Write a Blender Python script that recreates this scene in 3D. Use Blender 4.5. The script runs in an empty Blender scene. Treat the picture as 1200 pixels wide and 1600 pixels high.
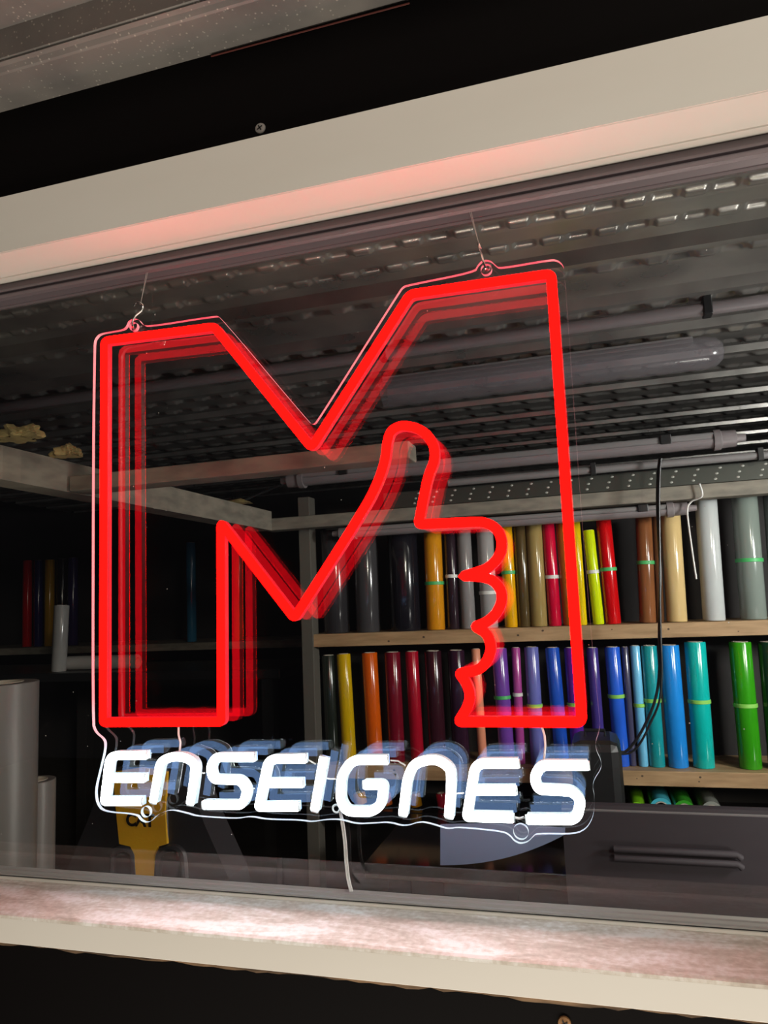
import bpy, bmesh, math, random
import numpy as np
from mathutils import Vector, Matrix
from mathutils.geometry import tessellate_polygon

C = bpy.context.scene.collection
SC = bpy.context.scene
random.seed(7)

# ------------------------------------------------------------------ camera
YAW, PITCH, ROLL, FPX = -0.277985, 0.1248, -0.043293, 1138.0
CAM = np.array([0.0, -0.8, 1.5])
_cy, _sy, _cp, _sp = math.cos(YAW), math.sin(YAW), math.cos(PITCH), math.sin(PITCH)
_F = np.array([_sy * _cp, _cy * _cp, _sp]); _R = np.array([_cy, -_sy, 0.0]); _U = np.cross(_R, _F)
_cr, _sr = math.cos(ROLL), math.sin(ROLL)
_R, _U = _R * _cr + _U * _sr, -_R * _sr + _U * _cr
cam = bpy.data.cameras.new('camera'); camo = bpy.data.objects.new('camera', cam); C.objects.link(camo)
cam.sensor_fit = 'VERTICAL'; cam.sensor_height = 32.0; cam.lens = 32.0 * FPX / 1600.0
cam.clip_start = 0.02
camo.matrix_world = Matrix([[_R[0], _U[0], -_F[0], CAM[0]], [_R[1], _U[1], -_F[1], CAM[1]],
                            [_R[2], _U[2], -_F[2], CAM[2]], [0, 0, 0, 1]])
SC.camera = camo

def at(x, y, Y):            # pixel of the 1200x1600 photograph -> point on the vertical plane at depth Y
    d = _F * FPX + _R * (x - 600) + _U * (800 - y)
    p = CAM + d * (Y - CAM[1]) / d[1]
    return Vector((float(p[0]), float(p[1]), float(p[2])))
def atz(x, y, Z):           # pixel -> point on the level plane at height Z
    d = _F * FPX + _R * (x - 600) + _U * (800 - y)
    p = CAM + d * (Z - CAM[2]) / d[2]
    return Vector((float(p[0]), float(p[1]), float(p[2])))

# ------------------------------------------------------------------ world, lights, exposure
W = bpy.data.worlds.new('night'); SC.world = W; W.use_nodes = True
bg = W.node_tree.nodes['Background']; bg.inputs[0].default_value = (0.9, 0.85, 0.95, 1); bg.inputs[1].default_value = 0.012
def area(name, loc, aim, size, power, col, size_y=None):
    l = bpy.data.lights.new(name, 'AREA'); l.energy = power; l.color = col; l.size = size
    if size_y: l.shape = 'RECTANGLE'; l.size_y = size_y
    o = bpy.data.objects.new(name, l); C.objects.link(o); o.location = loc
    o.rotation_euler = (Vector(aim) - Vector(loc)).to_track_quat('-Z', 'Y').to_euler()
    return o
area('outdoor_key_light', (1.7, -2.5, 2.35), (-0.3, 0, 1.6), 0.5, 50, (1.0, 0.91, 0.77))  # unseen key light, added to brighten the fascia and sill
area('soffit_fill_light', (0.3, -0.55, 0.10), (0.2, -0.05, 2.0), 2.4, 32, (1.0, 0.90, 0.76), 0.12)  # added fill, out of view, lifting the soffit from below
area('deck_fill_light', (0.70, 0.14, 0.95), (0.1, 0.4, 2.1), 0.4, 5.0, (1.0, 0.96, 0.90), 0.16)  # added fill, hidden below sill level, to brighten the deck flanges
rl = area('room_lamp', (1.13, 0.13, 1.66), (0.15, 1.1, 1.45), 0.22, 8.0, (1.0, 0.99, 0.96), 0.24)
rl.data.spread = math.radians(110)
SC.view_settings.view_transform = 'Standard'; SC.view_settings.look = 'None'
SC.view_settings.gamma = 1.0; SC.view_settings.use_curve_mapping = False; SC.view_settings.exposure = 0.0
SC.cycles.transparent_max_bounces = 32
SC.cycles.max_bounces = 10

# ------------------------------------------------------------------ materials
def nodes(name):
    m = bpy.data.materials.new(name); m.use_nodes = True
    return m, m.node_tree.nodes, m.node_tree.links
def pbr(name, col, rough=0.5, metal=0.0, noise=None, bump=0.0, scale=20.0, stretch=(1, 1, 1), spec=0.5, coat=0.0, rvar=0.0):
    m, n, l = nodes(name); b = n['Principled BSDF']
    b.inputs['Base Color'].default_value = (*col, 1); b.inputs['Roughness'].default_value = rough
    b.inputs['Metallic'].default_value = metal; b.inputs['Specular IOR Level'].default_value = spec
    b.inputs['Coat Weight'].default_value = coat
    if noise or bump or rvar:
        tc = n.new('ShaderNodeTexCoord'); mp = n.new('ShaderNodeMapping'); mp.inputs['Scale'].default_value = stretch
        nz = n.new('ShaderNodeTexNoise'); nz.inputs['Scale'].default_value = scale; nz.inputs['Detail'].default_value = 6
        l.new(tc.outputs['Object'], mp.inputs[0]); l.new(mp.outputs[0], nz.inputs['Vector'])
        if noise:
            r = n.new('ShaderNodeValToRGB'); r.color_ramp.elements[0].color = (*noise, 1); r.color_ramp.elements[1].color = (*col, 1)
            r.color_ramp.elements[0].position = 0.35; r.color_ramp.elements[1].position = 0.62
            l.new(nz.outputs['Fac'], r.inputs[0]); l.new(r.outputs[0], b.inputs['Base Color'])
        if bump:
            bp = n.new('ShaderNodeBump'); bp.inputs['Strength'].default_value = bump; bp.inputs['Distance'].default_value = 0.004
            l.new(nz.outputs['Fac'], bp.inputs['Height']); l.new(bp.outputs[0], b.inputs['Normal'])
        if rvar:
            mr = n.new('ShaderNodeMapRange'); mr.inputs[3].default_value = rough - rvar; mr.inputs[4].default_value = rough + rvar
            l.new(nz.outputs['Fac'], mr.inputs[0]); l.new(mr.outputs[0], b.inputs['Roughness'])
    return m
def glow(name, col, strength):
    m, n, l = nodes(name); n.remove(n['Principled BSDF'])
    e = n.new('ShaderNodeEmission'); e.inputs[0].default_value = (*col, 1); e.inputs[1].default_value = strength
    l.new(e.outputs[0], n['Material Output'].inputs[0]); return m
def clear(name, ior=1.5, tint=(1, 1, 1), rough=0.0, veil=0.0, veilcol=(0.8, 0.8, 0.8), sheet=True):
    # sheet glass: straight-through transmission plus Fresnel reflection on each face, the same from both sides
    m, n, l = nodes(name); n.remove(n['Principled BSDF'])
    g = n.new('ShaderNodeNewGeometry'); mi = n.new('ShaderNodeMapRange')
    mi.inputs[3].default_value = ior; mi.inputs[4].default_value = 1.0 / ior
    l.new(g.outputs['Backfacing'], mi.inputs[0])
    f = n.new('ShaderNodeFresnel'); l.new(mi.outputs[0], f.inputs[0])
    t = n.new('ShaderNodeBsdfTransparent'); t.inputs[0].default_value = (*tint, 1)
    gl = n.new('ShaderNodeBsdfGlossy'); gl.inputs['Roughness'].default_value = rough
    sp_ = n.new('ShaderNodeSeparateXYZ'); l.new(g.outputs['True Normal'], sp_.inputs[0])   # thin sheet: the outer face carries both faces' reflectance
    ab = n.new('ShaderNodeMath'); ab.operation = 'MULTIPLY'; ab.inputs[1].default_value = 1.0; l.new(sp_.outputs['Y'], ab.inputs[0])
    bf = n.new('ShaderNodeMath'); bf.operation = 'MULTIPLY_ADD'; bf.inputs[1].default_value = -2.0; bf.inputs[2].default_value = 1.0; l.new(g.outputs['Backfacing'], bf.inputs[0])
    sg_ = n.new('ShaderNodeMath'); sg_.operation = 'MULTIPLY'; l.new(ab.outputs[0], sg_.inputs[0]); l.new(bf.outputs[0], sg_.inputs[1])
    ou = n.new('ShaderNodeMath'); ou.operation = 'LESS_THAN'; ou.inputs[1].default_value = -0.5; l.new(sg_.outputs[0], ou.inputs[0])
    f2 = n.new('ShaderNodeMath'); f2.operation = 'MULTIPLY'; f2.inputs[1].default_value = 1.9 if sheet else 1.0; f2.use_clamp = True; l.new(f.outputs[0], f2.inputs[0])
    f3 = n.new('ShaderNodeMath'); f3.operation = 'MULTIPLY'; l.new(f2.outputs[0], f3.inputs[0])
    if sheet: l.new(ou.outputs[0], f3.inputs[1])
    else: f3.inputs[1].default_value = 1.0
    f = f3
    mx = n.new('ShaderNodeMixShader'); l.new(f.outputs[0], mx.inputs[0]); l.new(t.outputs[0], mx.inputs[1]); l.new(gl.outputs[0], mx.inputs[2])
    out = mx
    if veil:
        d = n.new('ShaderNodeBsdfDiffuse'); d.inputs[0].default_value = (*veilcol, 1)
        m2 = n.new('ShaderNodeMixShader'); m2.inputs[0].default_value = veil
        l.new(mx.outputs[0], m2.inputs[1]); l.new(d.outputs[0], m2.inputs[2]); out = m2
    l.new(out.outputs[0], n['Material Output'].inputs[0]); return m
def dusty_glass(name):
    # outer pane: clear glass with a sprinkle of dust specks
    m = clear(name, tint=(0.985, 0.99, 0.985)); n, l = m.node_tree.nodes, m.node_tree.links
    out = n['Material Output']; src = out.inputs[0].links[0].from_socket
    tc = n.new('ShaderNodeTexCoord'); v = n.new('ShaderNodeTexVoronoi'); v.inputs['Scale'].default_value = 42
    l.new(tc.outputs['Object'], v.inputs['Vector'])
    r = n.new('ShaderNodeValToRGB'); r.color_ramp.elements[0].position = 0.022; r.color_ramp.elements[0].color = (1, 1, 1, 1)
    r.color_ramp.elements[1].position = 0.035; r.color_ramp.elements[1].color = (0, 0, 0, 1); l.new(v.outputs['Distance'], r.inputs[0])
    nz = n.new('ShaderNodeTexNoise'); nz.inputs['Scale'].default_value = 3; l.new(tc.outputs['Object'], nz.inputs['Vector'])
    th = n.new('ShaderNodeMath'); th.operation = 'GREATER_THAN'; th.inputs[1].default_value = 0.5; l.new(nz.outputs['Fac'], th.inputs[0])
    mu = n.new('ShaderNodeMath'); mu.operation = 'MULTIPLY'; l.new(r.outputs[0], mu.inputs[0]); l.new(th.outputs[0], mu.inputs[1])
    d = n.new('ShaderNodeBsdfDiffuse'); d.inputs[0].default_value = (0.5, 0.48, 0.45, 1)
    m2 = n.new('ShaderNodeMixShader'); l.new(mu.outputs[0], m2.inputs[0]); l.new(src, m2.inputs[1]); l.new(d.outputs[0], m2.inputs[2])
    l.new(m2.outputs[0], out.inputs[0]); return m
def galv(name, col, dark, rough, metal, speck=0.0):
    m = pbr(name, col, rough, metal, noise=dark, bump=0.05, scale=9, rvar=0.08)
    if speck:
        n, l = m.node_tree.nodes, m.node_tree.links; b = n['Principled BSDF']
        src = b.inputs['Base Color'].links[0].from_socket
        tc = n.new('ShaderNodeTexCoord'); v = n.new('ShaderNodeTexVoronoi'); v.inputs['Scale'].default_value = 150
        l.new(tc.outputs['Object'], v.inputs['Vector'])
        r = n.new('ShaderNodeValToRGB'); r.color_ramp.elements[0].position = 0.10; r.color_ramp.elements[0].color = (speck,) * 3 + (1,)
        r.color_ramp.elements[1].position = 0.22; r.color_ramp.elements[1].color = (0, 0, 0, 1); l.new(v.outputs['Distance'], r.inputs[0])
        mx = n.new('ShaderNodeMix'); mx.data_type = 'RGBA'; l.new(r.outputs[0], mx.inputs[0]); l.new(src, mx.inputs[6])
        mx.inputs[7].default_value = (0.75, 0.7, 0.62, 1); l.new(mx.outputs[2], b.inputs['Base Color'])
    return m

M = {}
M['red'] = glow('red_neon_diffuser', (1.0, 0.0006, 0.0004), 21.0)
M['red_back'] = glow('red_reflection_glow', (1.0, 0.004, 0.012), 6.5)  # glowing strip added behind the tubes to show in the panes' reflections
M['red_base'] = pbr('dark_red_silicone', (0.25, 0.02, 0.03), 0.3)   # the jackets let some light through
M['red_base'].node_tree.nodes['Principled BSDF'].inputs['Emission Color'].default_value = (1.0, 0.008, 0.02, 1); M['red_base'].node_tree.nodes['Principled BSDF'].inputs['Emission Strength'].default_value = 0.7
M['white'] = glow('white_neon_diffuser', (0.92, 0.98, 1.0), 24.0)
M['white_back'] = glow('white_reflection_glow', (0.30, 0.52, 1.0), 4.2)  # same added strip behind the letters, coloured for their reflection
M['white_base'] = pbr('milky_silicone', (0.55, 0.62, 0.64), 0.3)
M['white_base'].node_tree.nodes['Principled BSDF'].inputs['Emission Color'].default_value = (0.62, 0.86, 0.95, 1); M['white_base'].node_tree.nodes['Principled BSDF'].inputs['Emission Strength'].default_value = 0.4
M['acrylic'] = clear('clear_acrylic', 1.42)
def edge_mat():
    # edge of the sheet: light leaving the acrylic is painted as emission, red beside the M, cold white beside the lettering
    m, n, l = nodes('painted_edge_glow'); b = n['Principled BSDF']; b.inputs['Base Color'].default_value = (0.7, 0.72, 0.74, 1); b.inputs['Roughness'].default_value = 0.3
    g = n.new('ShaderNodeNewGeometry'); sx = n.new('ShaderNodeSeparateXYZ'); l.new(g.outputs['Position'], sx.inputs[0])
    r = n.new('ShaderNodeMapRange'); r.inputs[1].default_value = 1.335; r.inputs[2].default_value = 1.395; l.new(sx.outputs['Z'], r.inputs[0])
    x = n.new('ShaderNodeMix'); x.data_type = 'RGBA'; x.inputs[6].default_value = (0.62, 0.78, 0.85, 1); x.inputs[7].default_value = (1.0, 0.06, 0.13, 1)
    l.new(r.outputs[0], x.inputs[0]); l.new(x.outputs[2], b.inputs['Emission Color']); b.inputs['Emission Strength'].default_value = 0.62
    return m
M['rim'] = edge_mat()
M['cap'] = pbr('silicone_cap', (0.7, 0.75, 0.78), 0.3)
M['wire'] = pbr('clear_white_wire', (0.7, 0.7, 0.68), 0.35)
M['steel'] = pbr('bright_steel', (0.75, 0.73, 0.70), 0.2, 1.0)
M['nylon'] = pbr('nylon_line', (0.5, 0.45, 0.42), 0.3)
M['glass'] = dusty_glass('outer_window_glass')
M['glass2'] = clear('inner_window_glass', tint=(0.985, 0.99, 0.985))
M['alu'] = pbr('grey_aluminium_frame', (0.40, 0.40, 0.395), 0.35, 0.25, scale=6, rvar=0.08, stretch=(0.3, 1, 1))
M['alu_shaded'] = pbr('shaded_frame_head', (0.17, 0.145, 0.16), 0.35, 0.4, scale=6, rvar=0.08, stretch=(0.3, 1, 1))  # the frame's aluminium again, with the head's shade put into the colour
M['gasket'] = pbr('black_gasket', (0.02, 0.02, 0.022), 0.5)
M['cream'] = pbr('cream_cladding', (0.74, 0.71, 0.66), 0.38, noise=(0.70, 0.665, 0.61), scale=2.2, stretch=(1, 1, 3))
M['black'] = pbr('black_wall_paint', (0.0022, 0.0016, 0.0018), 0.7, spec=0.08)
M['ply'] = pbr('splintered_plywood_edge', (0.30, 0.19, 0.11), 0.8, noise=(0.03, 0.02, 0.015), scale=16, stretch=(1, 6, 6))
M['galv'] = galv('speckled_galvanised_steel', (0.30, 0.28, 0.26), (0.20, 0.19, 0.185), 0.45, 0.35, 0.6)
M['deck'] = galv('embossed_deck_steel', (0.44, 0.42, 0.39), (0.30, 0.285, 0.27), 0.30, 0.68)
M['rail_steel'] = pbr('greenish_dark_steel', (0.05, 0.053, 0.045), 0.4, 0.3)
M['wood'] = pbr('pale_pine', (0.44, 0.285, 0.15), 0.6, noise=(0.30, 0.185, 0.09), scale=5, stretch=(2, 8, 14), bump=0.1)
M['wood_end'] = pbr('dark_knot', (0.08, 0.05, 0.03), 0.7)
M['beam'] = pbr('dusty_timber_beam', (0.23, 0.205, 0.165), 0.7, noise=(0.15, 0.135, 0.11), scale=6, stretch=(3, 3, 9))
M['wool'] = pbr('yellow_mineral_wool', (0.30, 0.225, 0.09), 0.95, noise=(0.16, 0.12, 0.05), scale=40, bump=0.8)
M['lamp_plastic'] = pbr('milky_lamp_cover', (0.20, 0.175, 0.18), 0.35)
M['lamp_grey'] = pbr('grey_lamp_housing', (0.19, 0.18, 0.18), 0.45)
M['blackp'] = pbr('black_plastic', (0.012, 0.012, 0.013), 0.4)
M['dark'] = pbr('dark_room_wall', (0.03, 0.026, 0.026), 0.8, noise=(0.02, 0.018, 0.018), scale=4)
M['floor'] = pbr('dark_floor', (0.05, 0.048, 0.045), 0.7, noise=(0.03, 0.03, 0.03), scale=3)
M['ground'] = pbr('yard_concrete', (0.16, 0.15, 0.14), 0.85, noise=(0.11, 0.10, 0.095), scale=4)
M['laminate'] = pbr('glossy_black_laminate', (0.012, 0.012, 0.016), 0.12)
M['core'] = pbr('cardboard_core', (0.45, 0.40, 0.33), 0.8)
M['band_green'] = pbr('green_elastic', (0.06, 0.42, 0.12), 0.5)
M['band_lime'] = pbr('lime_elastic', (0.25, 0.62, 0.10), 0.5)
M['band_white'] = pbr('white_elastic', (0.65, 0.65, 0.62), 0.5)
M['yellow'] = pbr('yellow_fabric', (0.85, 0.47, 0.02), 0.6, bump=0.1, scale=180)
M['chairblack'] = pbr('black_leatherette', (0.03, 0.03, 0.034), 0.45)
M['grey_film'] = pbr('silver_grey_film', (0.21, 0.19, 0.178), 0.36, 0.15)
M['plotter'] = pbr('charcoal_plastic', (0.034, 0.025, 0.031), 0.7)
M['paper'] = pbr('white_sheet', (0.26, 0.31, 0.48), 0.5)

# worn sill top: dusty beige with pale scuffs
def worn():
    m, n, l = nodes('worn_sill_top'); b = n['Principled BSDF']; b.inputs['Roughness'].default_value = 0.45
    tc = n.new('ShaderNodeTexCoord'); mp = n.new('ShaderNodeMapping'); mp.inputs['Scale'].default_value = (4, 16, 1)
    l.new(tc.outputs['Object'], mp.inputs[0])
    a = n.new('ShaderNodeTexNoise'); a.inputs['Scale'].default_value = 2.0; a.inputs['Detail'].default_value = 9; a.inputs['Roughness'].default_value = 0.68
    a.inputs['Distortion'].default_value = 0.6
    l.new(mp.outputs[0], a.inputs['Vector'])
    f = n.new('ShaderNodeTexNoise'); f.inputs['Scale'].default_value = 160; f.inputs['Detail'].default_value = 3; l.new(tc.outputs['Object'], f.inputs['Vector'])
    ad = n.new('ShaderNodeMath'); ad.operation = 'MULTIPLY_ADD'; ad.inputs[1].default_value = 0.35; l.new(f.outputs['Fac'], ad.inputs[0]); l.new(a.outputs['Fac'], ad.inputs[2])
    r = n.new('ShaderNodeValToRGB'); e = r.color_ramp.elements
    e[0].position = 0.52; e[0].color = (0.50, 0.44, 0.38, 1); e[1].position = 0.80; e[1].color = (0.86, 0.85, 0.83, 1)
    k = e.new(0.64); k.color = (0.64, 0.585, 0.52, 1)
    l.new(ad.outputs[0], r.inputs[0]); l.new(r.outputs[0], b.inputs['Base Color']); return m
M['sill'] = worn()

# ------------------------------------------------------------------ mesh builder
class MB:
    def __init__(s): s.v, s.f, s.sm = [], [], []
    def add(s, vs, fs, smooth=False):
        o = len(s.v); s.v += [tuple(map(float, p)) for p in vs]
        for f in fs: s.f.append([o + i for i in f]); s.sm.append(smooth)
        return s
    def box(s, a, b, bev=0.0):
        x0, y0, z0 = a; x1, y1, z1 = b
        if bev <= 0:
            return s.add([(x0, y0, z0), (x1, y0, z0), (x1, y1, z0), (x0, y1, z0), (x0, y0, z1), (x1, y0, z1), (x1, y1, z1), (x0, y1, z1)],
                         [(0, 3, 2, 1), (4, 5, 6, 7), (0, 1, 5, 4), (1, 2, 6, 5), (2, 3, 7, 6), (3, 0, 4, 7)])
        bm = bmesh.new(); bmesh.ops.create_cube(bm, size=1)
        for q in bm.verts: q.co = Vector(((x0 + x1) / 2 + q.co.x * (x1 - x0), (y0 + y1) / 2 + q.co.y * (y1 - y0), (z0 + z1) / 2 + q.co.z * (z1 - z0)))
        bmesh.ops.bevel(bm, geom=bm.edges[:], offset=bev, segments=2, affect='EDGES', profile=0.5)
        bm.verts.index_update(); s.add([q.co for q in bm.verts], [[q.index for q in f.verts] for f in bm.faces]); bm.free(); return s
    def tube(s, pts, r, n=10, cap=True):
        pts = [Vector(p) for p in pts]; N = len(pts); vs, fs = [], []
        rr = r if isinstance(r, (list, tuple)) else [r] * N
        ref = None
        for i, p in enumerate(pts):
            t = (pts[min(i + 1, N - 1)] - pts[max(i - 1, 0)]).normalized()
            if ref is None: ref = t.orthogonal().normalized()
            ref = (ref - t * ref.dot(t)).normalized(); b = t.cross(ref)
            for k in range(n):
                a = 2 * math.pi * k / n; vs.append(p + (ref * math.cos(a) + b * math.sin(a)) * rr[i])
        for i in range(N - 1):
            for k in range(n): fs.append((i * n + k, i * n + (k + 1) % n, (i + 1) * n + (k + 1) % n, (i + 1) * n + k))
        if cap: fs += [tuple(reversed(range(n))), tuple(range((N - 1) * n, N * n))]
        return s.add(vs, fs, True)
    def lathe(s, prof, c=(0, 0, 0), n=40, closed=True):      # profile of (radius, z), revolved about z
        N = len(prof); vs = [(c[0] + r * math.cos(2 * math.pi * k / n), c[1] + r * math.sin(2 * math.pi * k / n), c[2] + z) for r, z in prof for k in range(n)]
        fs = []
        for i in range(N if closed else N - 1):
            j = (i + 1) % N
            for k in range(n): fs.append((i * n + k, i * n + (k + 1) % n, j * n + (k + 1) % n, j * n + k))
        return s.add(vs, fs, True)
    def prism_x(s, prof, x0, x1):                            # closed (y, z) profile run along x
        N = len(prof); vs = [(x0, y, z) for y, z in prof] + [(x1, y, z) for y, z in prof]
        fs = [(i, (i + 1) % N, N + (i + 1) % N, N + i) for i in range(N)]
        t = tessellate_polygon([[Vector((y, z, 0)) for y, z in prof]])
        fs += [tuple(a) for a in t] + [tuple(N + i for i in a) for a in t]
        return s.add(vs, fs)
    def plate_y(s, loops, y0, y1, rim=True):                 # polygon (x, z) with holes, thick along y
        flat = [p for L in loops for p in L]; N = len(flat)
        t = tessellate_polygon([[Vector((x, z, 0)) for x, z in L] for L in loops])
        vs = [(x, y0, z) for x, z in flat] + [(x, y1, z) for x, z in flat]
        fs = [tuple(a) for a in t] + [tuple(N + i for i in reversed(a)) for a in t]
        if rim:
            o = 0
            for L in loops:
                n = len(L); fs += [(o + i, o + (i + 1) % n, N + o + (i + 1) % n, N + o + i) for i in range(n)]; o += n
        return s.add(vs, fs)
    def build(s, name, mat, parent=None, fix=True):
        me = bpy.data.meshes.new(name); off = Vector(parent_loc(parent))
        me.from_pydata([tuple(Vector(p) - off) for p in s.v], [], s.f); me.update()
        me.polygons.foreach_set('use_smooth', s.sm)
        if fix:
            bm = bmesh.new(); bm.from_mesh(me); bmesh.ops.recalc_face_normals(bm, faces=bm.faces); bm.to_mesh(me); bm.free()
        if any(s.sm):
            try: me.set_sharp_from_angle(angle=math.radians(40))
            except Exception: pass
        me.materials.append(M[mat] if isinstance(mat, str) else mat)
        o = bpy.data.objects.new(name, me); C.objects.link(o); o.parent = parent
        return o
def parent_loc(p):
    v = Vector((0, 0, 0))
    while p is not None: v += p.location; p = p.parent
    return v
def thing(name, label, cat, loc, group=None):
    o = bpy.data.objects.new(name, None); C.objects.link(o); o.location = loc; o.empty_display_size = 0.05
    o['label'] = label; o['category'] = cat
    if group: o['group'] = group
    return o
def tag(o, label, cat, group=None):
    o['label'] = label; o['category'] = cat
    if group: o['group'] = group
    return o
def struct(name, loc=None):
    o = bpy.data.objects.new(name, None); C.objects.link(o); o.location = loc or (0, 0, 0); o['kind'] = 'structure'; return o
def S(o): o['kind'] = 'structure'; return o

# ================================================================== THE SETTING
XL, XR = -1.45, 0.85                       # window opening
WY = -0.066                                # face of the black wall
Z_SOF, Z_SILL = 1.974, 1.176
w = MB()
w.box((-3.4, WY, 2.040), (2.2, 0.05, 2.62)); w.box((-3.4, WY, 0.0), (2.2, 0.05, 1.150))
w.box((-3.4, WY, 1.150), (XL - 0.06, 0.05, 2.040)); w.box((XR + 0.06, WY, 1.150), (2.2, 0.05, 2.040))
S(w.build('wall_front', 'black'))
S(MB().box((-3.4, 2.4, 0), (2.2, 2.46, 2.7)).build('wall_back', 'dark'))
S(MB().box((-3.46, -0.06, 0), (-3.4, 2.46, 2.7)).build('wall_left', 'dark'))
S(MB().box((2.2, -0.06, 0), (2.26, 2.46, 2.7)).build('wall_right', 'dark'))
S(MB().box((-3.4, -0.066, -0.08), (2.2, 2.4, 0)).build('floor', 'floor'))
S(MB().box((-6, -6, -0.10), (5, -0.066, 0)).build('ground', 'ground'))

# cream cladding of the reveal (head, sill, jambs)
hd = struct('trim_1', (0, 0, Z_SOF))
FY = -0.073
MB().prism_x([(FY, Z_SOF - 0.0006), (FY, 2.050), (FY + 0.004, 2.052), (0.02, 2.052), (0.02, Z_SOF + 0.004), (FY + 0.0035, Z_SOF + 0.004), (FY + 0.0012, Z_SOF - 0.0006)], XL - 0.06, XR + 0.06).build('fascia', 'cream', hd)
MB().prism_x([(FY + 0.0026, Z_SOF + 0.0002), (FY + 0.0032, Z_SOF - 0.0006), (-0.0155, Z_SOF - 0.0008), (-0.0150, Z_SOF + 0.0004), (-0.0142, Z_SOF + 0.0004), (-0.0137, Z_SOF - 0.0016), (0.0, Z_SOF - 0.0022), (0.0, Z_SOF + 0.003), (FY + 0.0036, Z_SOF + 0.003)], XL, XR).build('soffit', 'cream', hd)
sl = struct('trim_2', (0, 0, Z_SILL))
BY = -0.092
MB().prism_x([(0.01, 1.1752), (0.01, 1.160), (BY + 0.004, 1.160), (BY, 1.1690), (BY, 1.1722), (BY + 0.003, 1.1740)], XL, XR).build('sill_top', 'sill', sl)
MB().prism_x([(BY, 1.1688), (BY, 1.1435), (BY + 0.003, 1.1415), (BY + 0.022, 1.1415), (BY + 0.022, 1.1598), (BY + 0.004, 1.1598)], XL - 0.03, XR + 0.03).build('sill_fascia', 'cream', sl)
MB().prism_x([(-0.006, 1.1753), (-0.006, 1.1780), (-0.005, 1.1786), (0.004, 1.1786), (0.004, 1.1753)], XL, XR).build('lip', 'cream', sl)
for nm, a, b in (('trim_3', XL - 0.06, XL), ('trim_4', XR, XR + 0.06)):
    S(MB().box((a, FY, 1.160), (b, 0.02, Z_SOF + 0.0), 0.002).build(nm, 'cream'))
# chipped plywood edge under the sill
m = MB(); rs = np.random.RandomState(3); xs = np.arange(XL, XR, 0.012)
vs = []
for x in xs:
    j = rs.uniform(-0.0022, 0.0016) if x > -1.0 else 0
    vs += [(x, BY + 0.008, 1.1414), (x, BY + 0.006, 1.1385 + j), (x, BY + 0.012, 1.1368 + j), (x, WY, 1.1365)]
fs = [(4 * i + k, 4 * i + k + 1, 4 * i + k + 5, 4 * i + k + 4) for i in range(len(xs) - 1) for k in range(3)]
m.add(vs, fs); S(m.build('trim_5', 'ply'))

# window frame and double glazing
wn = struct('window_1', (0, 0, 1.17))
def rail(name, prof, mat='alu'): return MB().prism_x(prof, XL, XR).build(name, mat, wn)
rail('frame_head', [(-0.001, 1.9716), (-0.001, 1.962), (-0.006, 1.9605), (-0.007, 1.957), (-0.003, 1.9555), (-0.003, 1.952), (-0.008, 1.951), (-0.008, 1.947), (-0.003, 1.9455), (-0.0015, 1.939), (0.0, 1.939), (0.0, 1.935), (0.0004, 1.935), (0.034, 1.951), (0.034, 1.9678)], 'alu_shaded')
rail('frame_sill', [(-0.001, 1.1787), (-0.001, 1.1800), (-0.0060, 1.1803), (-0.0065, 1.1822), (-0.004, 1.1830), (-0.0035, 1.1856), (-0.001, 1.1864), (0.0, 1.1889), (0.0004, 1.1890), (0.034, 1.1755), (0.034, 1.1740), (0.0042, 1.1740), (0.0042, 1.1787)])
for a in (XL, XR - 0.03): MB().box((a, -0.006, 1.190), (a + 0.03, 0.034, 1.935), 0.002).build('frame_jamb', 'alu', wn)
rail('gasket', [(-0.0012, 1.1798), (-0.0050, 1.1796), (-0.0050, 1.1788), (-0.0012, 1.1788)], 'gasket')
g1 = MB().box((XL + 0.028, 0.0005, 1.187), (XR - 0.028, 0.0035, 1.938)).build('outer_pane', 'glass', wn)
g2 = MB().box((XL + 0.028, 0.0185, 1.179), (XR - 0.028, 0.0215, 1.948)).build('inner_pane', 'glass2', wn)
MB().box((XL, 0.0105, 1.160), (XR, 0.034, 1.1738)).build('sub_sill', 'gasket', wn)
MB().box((XL, 0.035, 1.120), (XR, 0.06, 1.160)).build('inner_sill_face', 'gasket', wn)

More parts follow.
